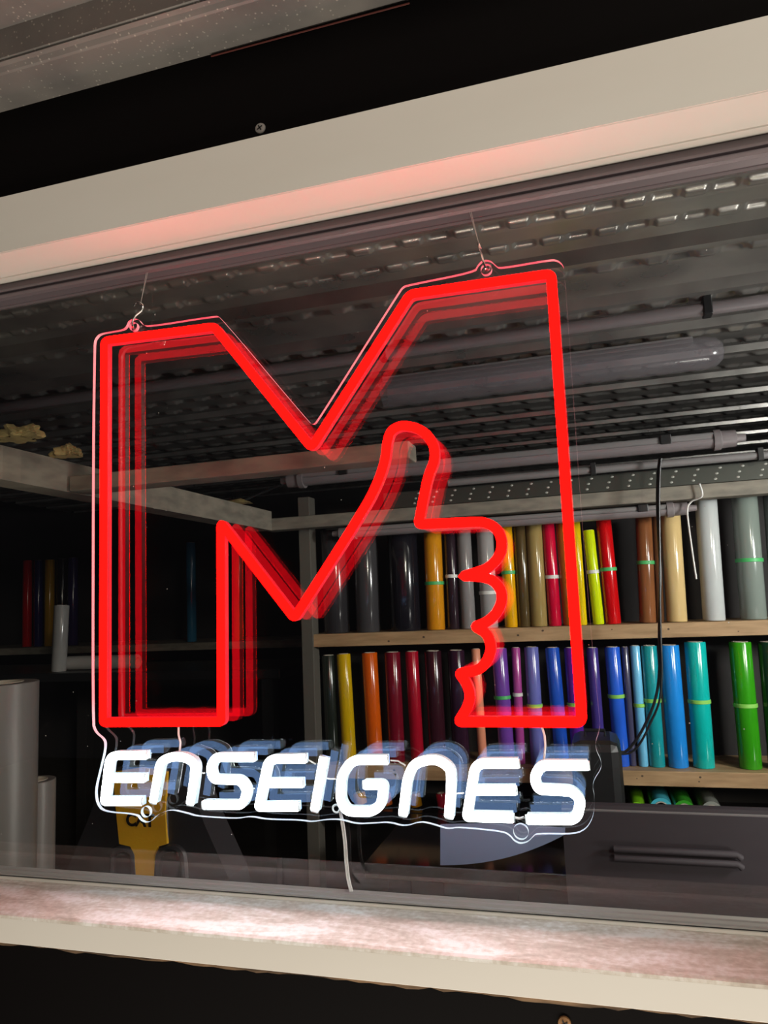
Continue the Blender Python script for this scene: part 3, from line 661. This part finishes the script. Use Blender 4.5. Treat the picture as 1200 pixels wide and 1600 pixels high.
# ================================================================== BEAMS, LAMPS, PIPES UNDER THE DECK
def prism_pts(name, lo0, lo1, hgt, dep, mat, parent=None):
    a, b = Vector(lo0), Vector(lo1); d = (b - a).normalized(); n = Vector((-d.y, d.x, 0)); 
    if n.y < 0 and abs(n.y) > 0.2: n = -n
    v = [a, b, b + n * dep, a + n * dep]; v = v + [p + Vector((0, 0, hgt)) for p in v]
    return MB().add(v, [(0, 3, 2, 1), (4, 5, 6, 7), (0, 1, 5, 4), (1, 2, 6, 5), (2, 3, 7, 6), (3, 0, 4, 7)]).build(name, mat, parent)
zb_ = at(1050, 782, 1.0).z; zt_ = at(1050, 760, 1.0).z
bb = MB().box((at(415, 820, 1.0).x, 1.0, zb_), (1.3, 1.045, zt_), 0.002).build('back_beam', 'beam'); tag(bb, 'long pale timber beam above the upper shelf of rolls', 'beam')
zs0, zs1 = zt_ + 0.001, at(1050, 733, 1.0).z
st = thing('steel_rail', 'dimpled galvanised steel rail lying on the timber beam above the rolls', 'rail', (0.2, 1.01, zs0))
MB().prism_x([(1.0, zs0), (1.0, zs1), (1.003, zs1 + 0.002), (1.04, zs1 + 0.002), (1.04, zs1), (1.005, zs1 - 0.002), (1.005, zs0)], at(600, 790, 1.0).x, 1.3).build('web', 'rail_steel', st)
m = MB()
for i in range(34):
    for r_, off in ((0, 0.0), (1, -0.008), (2, -0.012)):
        x = -0.42 + i * 0.0475 + off; z = zs1 - 0.006 - r_ * 0.0125
        vs = [(x, 0.9965, z + 0.0006)] + [(x + 0.0042 * math.cos(a), 1.0002, z + 0.0028 * math.sin(a)) for a in np.linspace(0, 2 * math.pi, 8, endpoint=False)]
        m.add(vs, [(0, 1 + k, 1 + (k + 1) % 8) for k in range(8)], True)
o = m.build('dimples', pbr('painted_glint_dimples', (0.55, 0.55, 0.50), 0.35, 0.2), st); o['kind'] = 'stuff'  # pale colour stands in for the glint on the raised dimples
# pale pipe just above and in front of the rail
zp = at(1000, 728, 0.97).z
pp = thing('conduit', 'slim grey conduit with black clips above the steel rail', 'pipe', (0.2, 0.97, zp))
MB().tube([(at(700, 745, 0.97).x, 0.97, zp), (1.3, 0.97, zp)], 0.009, 12).build('pipe', 'lamp_grey', pp)
for x in (927, 1190): q = at(x, 735, 0.97); MB().box((q.x - 0.006, 0.958, zp - 0.012), (q.x + 0.006, 0.982, zp + 0.016), 0.001).build('clip', 'blackp', pp)
# pinkish conduit under the deck, front
zc = at(1153, 476, 0.62).z
p2 = thing('conduit', 'purplish conduit with black clip crossing under the front of the deck', 'pipe', (0, 0.62, zc))
MB().tube([(-2.2, 0.62, zc), (1.1, 0.62, zc)], 0.0125, 14).build('pipe', 'lamp_plastic', p2)
for x, y in ((1105, 485), (600, 560)): q = at(x, y, 0.62); MB().box((q.x - 0.008, 0.606, zc - 0.014), (q.x + 0.008, 0.634, zc + 0.022), 0.002).build('clip', 'blackp', p2)
# milky batten lamps (switched off)
def batten(label, x0, x1, y, z, r, clips, capl=True, capr=True):
    t = thing('batten_lamp', label, 'lamp', ((x0 + x1) / 2, y, z), 'waterproof batten lamps')
    MB().prism_x([(y + r * math.cos(a) * 0.95, z + r * math.sin(a) * 0.85) for a in np.linspace(math.pi * 1.0, math.pi * 2.0, 14)], x0 + 0.06, x1 - 0.06).build('cover', 'lamp_plastic', t)
    MB().box((x0 + 0.055, y - r * 0.9, z), (x1 - 0.055, y + r * 0.9, z + r * 0.75), 0.004).build('housing', 'lamp_grey', t)
    for s_, xe, on in ((1, x0, capl), (-1, x1, capr)):
        if not on: continue
        MB().tube([(xe + s_ * 0.066, y, z), (xe + s_ * 0.052, y, z), (xe + s_ * 0.05, y, z), (xe + s_ * 0.02, y, z), (xe + s_ * 0.018, y, z), (xe, y, z)], [r * 1.12, r * 1.12, r * 0.95, r * 0.9, r * 0.5, r * 0.42], 20).build('end_cap', 'lamp_plastic', t)
    for x in clips: MB().box((x - 0.012, y - r * 1.15, z - 0.002), (x + 0.012, y + r * 1.15, z + r * 0.95), 0.002).build('clip', 'blackp', t)
    return t
q0, q1 = at(440, 752, 0.95), at(1165, 688, 0.95)
batten('long milky batten lamp, unlit, between the red M and the ceiling', q0.x, q1.x, 0.95, q0.z, 0.021, [at(540, 735, 0.95).x, at(1038, 680, 0.95).x])
MB_z = at(1000, 797, 1.035).z
q1 = at(1088, 790, 1.03)
batten('shorter batten lamp fixed under the timber beam over the rolls', at(520, 830, 1.03).x, q1.x, 1.03, zb_ - 0.018, 0.0165, [at(1004, 795, 1.03).x])
# hazy round-ended tube, added in place of a lamp's reflection in the glass
M['reflected_haze'] = clear('lamp_reflection_haze', 1.45, (0.9, 0.88, 0.9), 0.15, 0.13, (0.55, 0.52, 0.56), False)
qa, qb = at(600, 612, 0.80), at(1132, 548, 0.80)
t = thing('lamp_reflection_tube', 'clear hazy tube added for a lamp reflection, across under the embossed deck', 'lamp', (0, 0.80, qb.z))
m = MB().lathe([(0.0005, 0), (0.018, 0.006), (0.029, 0.022), (0.034, 0.05), (0.034, 1.0)], n=24, closed=False)
L_ = qb.x - qa.x
m.v = [(qb.x - z * L_, 0.80 + a, qb.z + b) for a, b, z in m.v]; m.build('cover', 'reflected_haze', t)
MB().box((qa.x, 0.785, qb.z + 0.022), (qb.x - 0.06, 0.815, qb.z + 0.036), 0.002).build('spine', 'lamp_grey', t)

# beam running into the room at the left, cross beam and the wool lying on them
zl = at(420, 828, 0.98).z
pa, pb_ = atz(-140, 722, zl), atz(425, 829, zl)
d_ = (pb_ - pa).normalized()
lb = prism_pts('side_beam', pa, pb_, 0.052, 0.05, 'beam'); tag(lb, 'boxed pale beam running into the room at the left', 'beam')
zx = at(108, 768, atz(108, 768, zl).y).z
yx = atz(108, 768, zl).y
cbm = MB().box((at(108, 760, yx).x, yx, zl), (at(640, 720, yx).x, yx + 0.045, zl + 0.026), 0.002).build('cross_beam', 'beam'); tag(cbm, 'thin timber crosspiece leaving the boxed beam towards the batten lamp', 'beam')
def wool(label, c, s, seed):
    bm = bmesh.new(); bmesh.ops.create_icosphere(bm, subdivisions=4, radius=1); rs = np.random.RandomState(seed); ph = rs.uniform(0, 6, 9)
    for v in bm.verts:
        p = v.co; k = 1 + 0.22 * math.sin(4 * p.x + ph[0]) * math.sin(5 * p.y + ph[1]) + 0.16 * math.sin(9 * p.x + ph[2] + 3 * p.z) + 0.08 * math.sin(17 * p.y + 13 * p.x + ph[3])
        v.co = Vector((c[0] + p.x * k * s[0], c[1] + p.y * k * s[1], c[2] + max(p.z * k, -0.35) * s[2]))
    bm.verts.index_update(); m = MB().add([v.co for v in bm.verts], [[v.index for v in f.verts] for f in bm.faces], True); bm.free()
    o = m.build('mineral_wool', 'wool'); tag(o, label, 'insulation', 'mineral wool on the beams')
zt = zl + 0.052
for lb_, x, y, s, sd in (('loose yellow mineral wool at the left edge of the boxed beam', 12, 670, (0.035, 0.022, 0.014), 1),
                     ('torn clump of yellow mineral wool on the boxed beam left of the red M', 92, 698, (0.024, 0.016, 0.014), 2),
                     ('thin yellow mineral wool lying along the boxed beam seen inside the M', 352, 775, (0.06, 0.02, 0.008), 3)):
    q = atz(x, y + 12, zt); wool(lb_, (q.x - 0.0, q.y + 0.02, zt + s[2] * 0.34), s, sd)
# cables
def cable(label, P, r=0.003, mat='blackp', name='cable'):
    o = MB().tube(curve_pts(P, 8), r, 8).build(name, mat); return tag(o, label, 'cable')
cable('black cable drooping under the boxed beam to the batten lamp', [at(262, 806, 0.9), at(285, 797, 0.9), at(310, 793, 0.9), at(335, 796, 0.9), at(365, 788, 0.92), at(400, 774, 0.94), at(440, 757, 0.95)])
vc = thing('hanging_cable', 'black cable hanging down in front of the vinyl rolls', 'cable', at(1030, 716, 0.93))
MB().tube(curve_pts([at(x, y, 0.93) for x, y in ((1031, 716), (1028, 740), (1027, 790), (1030, 860), (1032, 900), (1030, 980), (1030, 1050), (1024, 1092), (1010, 1128), (994, 1156), (978, 1174), (967, 1174))], 6), 0.0030, 8).build('strand', 'blackp', vc)
MB().tube(curve_pts([at(x, y, 0.925) for x, y in ((1033, 716), (1031, 740), (1030, 790), (1031, 860), (1031, 900), (1032, 980), (1034, 1050), (1030, 1096), (1016, 1130), (1001, 1160), (985, 1176), (967, 1178))], 6), 0.0024, 8).build('strand', 'blackp', vc)
cable('white lead running down from the beam past the pale grey roll', [at(1093, 756, 0.985), at(1097, 775, 0.985), at(1080, 784, 1.0), at(1074, 800, 1.0), at(1080, 850, 1.0), at(1088, 905, 1.0)], 0.0022, 'wire')

# ================================================================== LEFT AND LOWER PARTS OF THE ROOM
ls = thing('wall_shelf', 'dark shelf deep in the room at the far left', 'shelf', (-1.9, 2.1, 0))
zs_ = at(80, 1011, 1.90).z
MB().box((-3.3, 1.90, zs_ - 0.03), (-0.75, 2.3, zs_), 0.002).build('shelf_board', 'beam', ls)
for x in (-3.25, -2.2, -0.8): MB().box((x, 1.93, 0), (x + 0.05, 1.98, zs_ - 0.03), 0.002).build('upright', 'dark', ls)
for a in (('dark red vinyl roll on the far left shelf', 43, 42, 876, 1010, 12, (0.45, 0.008, 0.012), None), ('navy vinyl roll beside the dark red roll on the far left shelf', 60, 60, 876, 1010, 12, (0.03, 0.03, 0.12), None),
          ('old-gold vinyl roll with white streak on the far left shelf', 78, 77, 875, 1010, 13, (0.42, 0.26, 0.03), None), ('near-black vinyl roll behind the upright silver tube', 97, 97, 873, 1010, 14, (0.02, 0.016, 0.02), None),
          ('dark violet vinyl roll beside the red M on the far left shelf', 114, 114, 872, 1010, 14, (0.05, 0.035, 0.12), None), ('faded blue vinyl roll seen inside the M on the far shelf', 298, 300, 848, 1003, 14, (0.04, 0.16, 0.26), None),
          ('brown vinyl roll seen inside the M beside its inner leg', 372, 374, 850, 1003, 16, (0.38, 0.15, 0.03), None)):
    roll(a[0], a[1], a[2], a[3], a[4], a[5], a[6], a[7], Yc=1.99, zb=zs_ + 0.0005, group='vinyl rolls on the far left shelf')
# silver tube and parcel on a bench
bt = thing('work_bench', 'black bench at the far left carrying a silver tube and a lying roll', 'table', (-1.8, 1.5, 0))
zbn = at(95, 1050, 1.45).z
MB().box((-2.6, 1.40, zbn - 0.03), (-1.0, 1.85, zbn), 0.003).build('bench_top', 'blackp', bt)
for x in (-2.55, -1.05):
    for y in (1.43, 1.80): MB().box((x - 0.02, y - 0.02, 0), (x + 0.02, y + 0.02, zbn - 0.03)).build('leg', 'blackp', bt)
roll('silver upright vinyl roll standing on the black bench', 97, 92, 946, 1045, 20, (0.36, 0.35, 0.34), None, Yc=1.47, zb=zbn + 0.0005, group='rolls on the black bench')
def lying_x(label, xa, xb, y, rpx, Y, col, grp):
    a, b = at(xa, y, Y), at(xb, y, Y); R = rpx * (at(xa + 1, y, Y) - a).length
    t = thing('vinyl_roll', label, 'roll', (a.x, Y, a.z), grp); n = 24
    L = b.x - a.x
    m = MB().lathe([(R, 0), (R, L), (R * 0.7, L), (R * 0.7, 0)], n=n); m.v = [(a.x + z, Y + p, zbn + R + 0.0005 + q) for p, q, z in m.v]; m.build('film', vinyl(col, 0.4), t)
    m = MB().lathe([(R * 0.69, -0.001), (R * 0.69, L + 0.001), (R * 0.6, L + 0.001), (R * 0.6, -0.001)], n=n); m.v = [(a.x + z, Y + p, zbn + R + 0.0005 + q) for p, q, z in m.v]; m.build('core', 'core', t)
lying_x('white vinyl roll lying on the black bench beside the silver one', 108, 215, 1050, 9, 1.52, (0.42, 0.40, 0.38), 'rolls on the black bench')

# big film rolls right behind the glass
def bigroll(label, xr, yt, R, Y):
    e = at(xr, yt, Y); t = thing('film_roll', label, 'roll', (e.x - R, Y, 0), 'big grey film rolls behind the glass')
    H_ = e.z
    MB().lathe([(R, 0), (R, H_ - 0.001), (R - 0.001, H_), (R * 0.62, H_), (R * 0.62, 0)], (e.x - R, Y, 0), 48).build('film', 'grey_film', t)
    MB().lathe([(R * 0.61, 0.001), (R * 0.61, H_ + 0.001), (R * 0.55, H_ + 0.001), (R * 0.55, 0.001)], (e.x - R, Y, 0), 32).build('core', 'core', t)
bigroll('taller grey film roll standing behind the glass at the far left', 46, 1066, 0.055, 0.12)
bigroll('shorter grey film roll standing beside the taller one', 80, 1219, 0.032, 0.24)

# office chair
cy_ = 0.42
def cpx(x, y): p = at(x, y, cy_); return (p.x, p.z)
ch0 = at(222, 1330, cy_)
ch = thing('office_chair', 'black and yellow racing-style office chair behind the lettering', 'chair', (ch0.x, cy_, 0))
shell = [cpx(*p) for p in ((160, 1215), (180, 1200), (222, 1194), (270, 1200), (292, 1218), (318, 1290), (356, 1375), (366, 1420), (340, 1500), (110, 1500), (84, 1420), (96, 1375), (132, 1290))]
def arch(xa, xb, yt, yb):
    r = (xb - xa) / 2; return [cpx((xa + xb) / 2 - r * math.cos(a), yt + r * 0.8 - r * 0.8 * math.sin(a)) for a in np.linspace(0, math.pi, 13)] + [cpx(xb + 6, yb), cpx(xa - 6, yb)]
ha, hb = arch(176, 208, 1325, 1412), arch(248, 286, 1325, 1412)
MB().plate_y([shell, ha, hb], cy_ + 0.004, cy_ + 0.075).build('backrest', 'chairblack', ch)
for h_ in (ha, hb):
    P = [(x, cy_ + 0.002, z) for x, z in h_]; MB().tube(P + [P[0]], 0.0075, 8).build('opening_rim', 'chairblack', ch)
yel = [cpx(*p) for p in ((178, 1206), (222, 1199), (262, 1206), (259, 1265), (262, 1318), (248, 1322), (242, 1336), (243, 1412), (212, 1412), (212, 1336), (205, 1322), (188, 1318), (183, 1270))]
MB().plate_y([yel], cy_ - 0.003, cy_ + 0.005).build('yellow_panel', 'yellow', ch)
for s_ in (0, 1):
    P = [at(x, y, cy_ + 0.003) for x, y in (((181, 1240), (187, 1318), (203, 1321)) if s_ == 0 else ((260, 1240), (262, 1318), (249, 1321)))]
    MB().tube(P, 0.002, 6).build('piping', 'lamp_grey', ch)
for x, z0_, y_ in ((0, 0, 0),):
    MB().box((ch0.x - 0.24, cy_ + 0.06, 0.44), (ch0.x + 0.24, cy_ + 0.54, 0.55), 0.03).build('seat', 'chairblack', ch)
    MB().lathe([(0.0005, 0.10), (0.03, 0.10), (0.03, 0.44), (0.0005, 0.44)], (ch0.x, cy_ + 0.3, 0), 16, False).build('column', 'blackp', ch)
    for k in range(5):
        a = k * 2 * math.pi / 5; e = Vector((ch0.x + 0.3 * math.cos(a), cy_ + 0.3 + 0.3 * math.sin(a), 0.07))
        if e.y < 0.1: continue
        f = MB().tube([(ch0.x, cy_ + 0.3, 0.11), e], [0.03, 0.016], 8).build('foot', 'blackp', ch)
        MB().tube([(e.x - 0.015, e.y, 0.03), (e.x + 0.015, e.y, 0.03)], 0.03, 14).build('castor', 'blackp', f)
# lettering printed on the yellow panel
tc_ = bpy.data.curves.new('letters', 'FONT'); tc_.body = 'CAT'; tc_.size = 1.0; tc_.offset = 0.04; tc_.extrude = 0.02; tc_.space_character = 1.0
to = bpy.data.objects.new('tmp', tc_); C.objects.link(to)
dg = bpy.context.evaluated_depsgraph_get(); me = bpy.data.meshes.new_from_object(to.evaluated_get(dg)); bpy.data.objects.remove(to)
co = np.array([v.co[:] for v in me.vertices]); mn, mxx = co.min(0), co.max(0)
A, B = at(199, 1290, cy_), at(243, 1271, cy_)
for v in me.vertices:
    u = (v.co.x - mn[0]) / (mxx[0] - mn[0]); q = (v.co.y - mn[1]) / (mxx[1] - mn[1])
    v.co = Vector((A.x + u * (B.x - A.x), cy_ - 0.0032 - 0.0006 * (v.co.z > 0), A.z + q * (B.z - A.z))) - ch.location
me.materials.clear(); me.materials.append(M['blackp'])
lo_ = bpy.data.objects.new('lettering', me); C.objects.link(lo_); lo_.parent = ch
tri = [((A.x * 0.62 + B.x * 0.38), A.z - 0.0008), ((A.x * 0.38 + B.x * 0.62), A.z - 0.0008), ((A.x + B.x) / 2, A.z * 0.62 + B.z * 0.38)]
MB().plate_y([tri], cy_ - 0.0043, cy_ - 0.0031).build('emblem_triangle', 'yellow', ch)

# black worktop in front of the shelf unit
wt = thing('worktop', 'glossy black worktop in front of the pine shelf unit', 'table', (0.2, 0.86, 0))
MB().box((-0.50, 0.69, ZD - 0.03), (1.2, 1.044, ZD), 0.002).build('top', 'laminate', wt)
for x in (-0.46, 1.12): MB().box((x, 0.72, 0), (x + 0.05, 1.02, ZD - 0.0302), 0.002).build('leg_panel', 'blackp', wt)
# vinyl cutter at the lower right
zt2 = at(1050, 1259, 0.50).z
vx0, vx1 = at(760, 1300, 0.50).x, 1.0
pt = thing('vinyl_cutter', 'charcoal vinyl cutter standing behind the glass at the lower right', 'machine', ((vx0 + vx1) / 2, 0.6, 0))
MB().prism_x([(0.50, zt2 - 0.20), (0.495, zt2 - 0.012), (0.50, zt2 - 0.003), (0.504, zt2), (0.508, zt2), (0.66, zt2 - 0.07), (0.66, zt2 - 0.20)], at(880, 1300, 0.5).x, vx1).build('body', 'plotter', pt)
MB().tube([(at(880, 1300, 0.5).x, 0.4965, zt2 - 0.010), (vx1, 0.4965, zt2 - 0.010)], 0.002, 6).build('edge_trim', 'lamp_grey', pt)
zr = at(1070, 1348, 0.47).z
for k, dz in enumerate((0.010, -0.004)):
    MB().tube([(at(960, 1340, 0.47).x, 0.488, zr + dz), (at(1155, 1350, 0.47).x, 0.488, zr + dz), (at(1162, 1350, 0.47).x, 0.492, zr + dz - 0.006)], 0.0055, 10).build('guide_rail', 'plotter', pt)
MB().box((at(790, 1300, 0.5).x, 0.52, zt2 - 0.24), (vx1, 0.66, zt2 - 0.2002), 0.003).build('cross_beam', 'plotter', pt)
for x in (at(905, 1300, 0.5).x, vx1 - 0.1):
    MB().box((x, 0.56, 0.03), (x + 0.06, 0.62, zt2 - 0.2)).build('leg', 'plotter', pt); MB().box((x - 0.01, 0.42, 0), (x + 0.07, 0.74, 0.03), 0.003).build('foot', 'plotter', pt)
# curled white sheet
m = MB(); N_ = 24; P = []
for i in range(N_):
    u = i / (N_ - 1); x = 688 + 195 * u; top = 1288 + 6 * u - 4 * math.sin(u * 3.1); bot = 1352 - 48 * u ** 2.2
    for y, Y in ((top, 0.470), ((top + bot) / 2, 0.462), (bot, 0.470)): P.append(at(x, y, Y))
m.add(P + [p + Vector((0, 0.0012, 0)) for p in P], [(3 * i + k, 3 * i + k + 1, 3 * i + k + 4, 3 * i + k + 3) for i in range(N_ - 1) for k in range(2)] + [(3 * N_ + 3 * i + k, 3 * N_ + 3 * i + 3 + k, 3 * N_ + 3 * i + k + 4, 3 * N_ + 3 * i + k + 1) for i in range(N_ - 1) for k in range(2)], True)
sh = m.build('vinyl_sheet', 'paper'); tag(sh, 'curled bluish white vinyl sheet beneath the last letters', 'sheet')
# black speaker-like box in front of the lower shelf
q = at(935, 1205, 0.80); zt3 = at(935, 1160, 0.80).z
bx = thing('tool_case', 'rounded black case on the worktop in front of the lower shelf end', 'case', (q.x, 0.86, ZD))
a_, b_ = at(893, 1200, 0.80).x, at(973, 1200, 0.80).x
MB().box((a_, 0.80, ZD + 0.001), (b_, 0.95, zt3), 0.02).build('body', 'blackp', bx)
MB().tube([((a_ * 0.7 + b_ * 0.3), 0.87, zt3 - 0.003), ((a_ * 0.7 + b_ * 0.3), 0.87, zt3 + 0.012), ((a_ * 0.3 + b_ * 0.7), 0.87, zt3 + 0.012), ((a_ * 0.3 + b_ * 0.7), 0.87, zt3 - 0.003)], 0.004, 8).build('handle', 'blackp', bx)
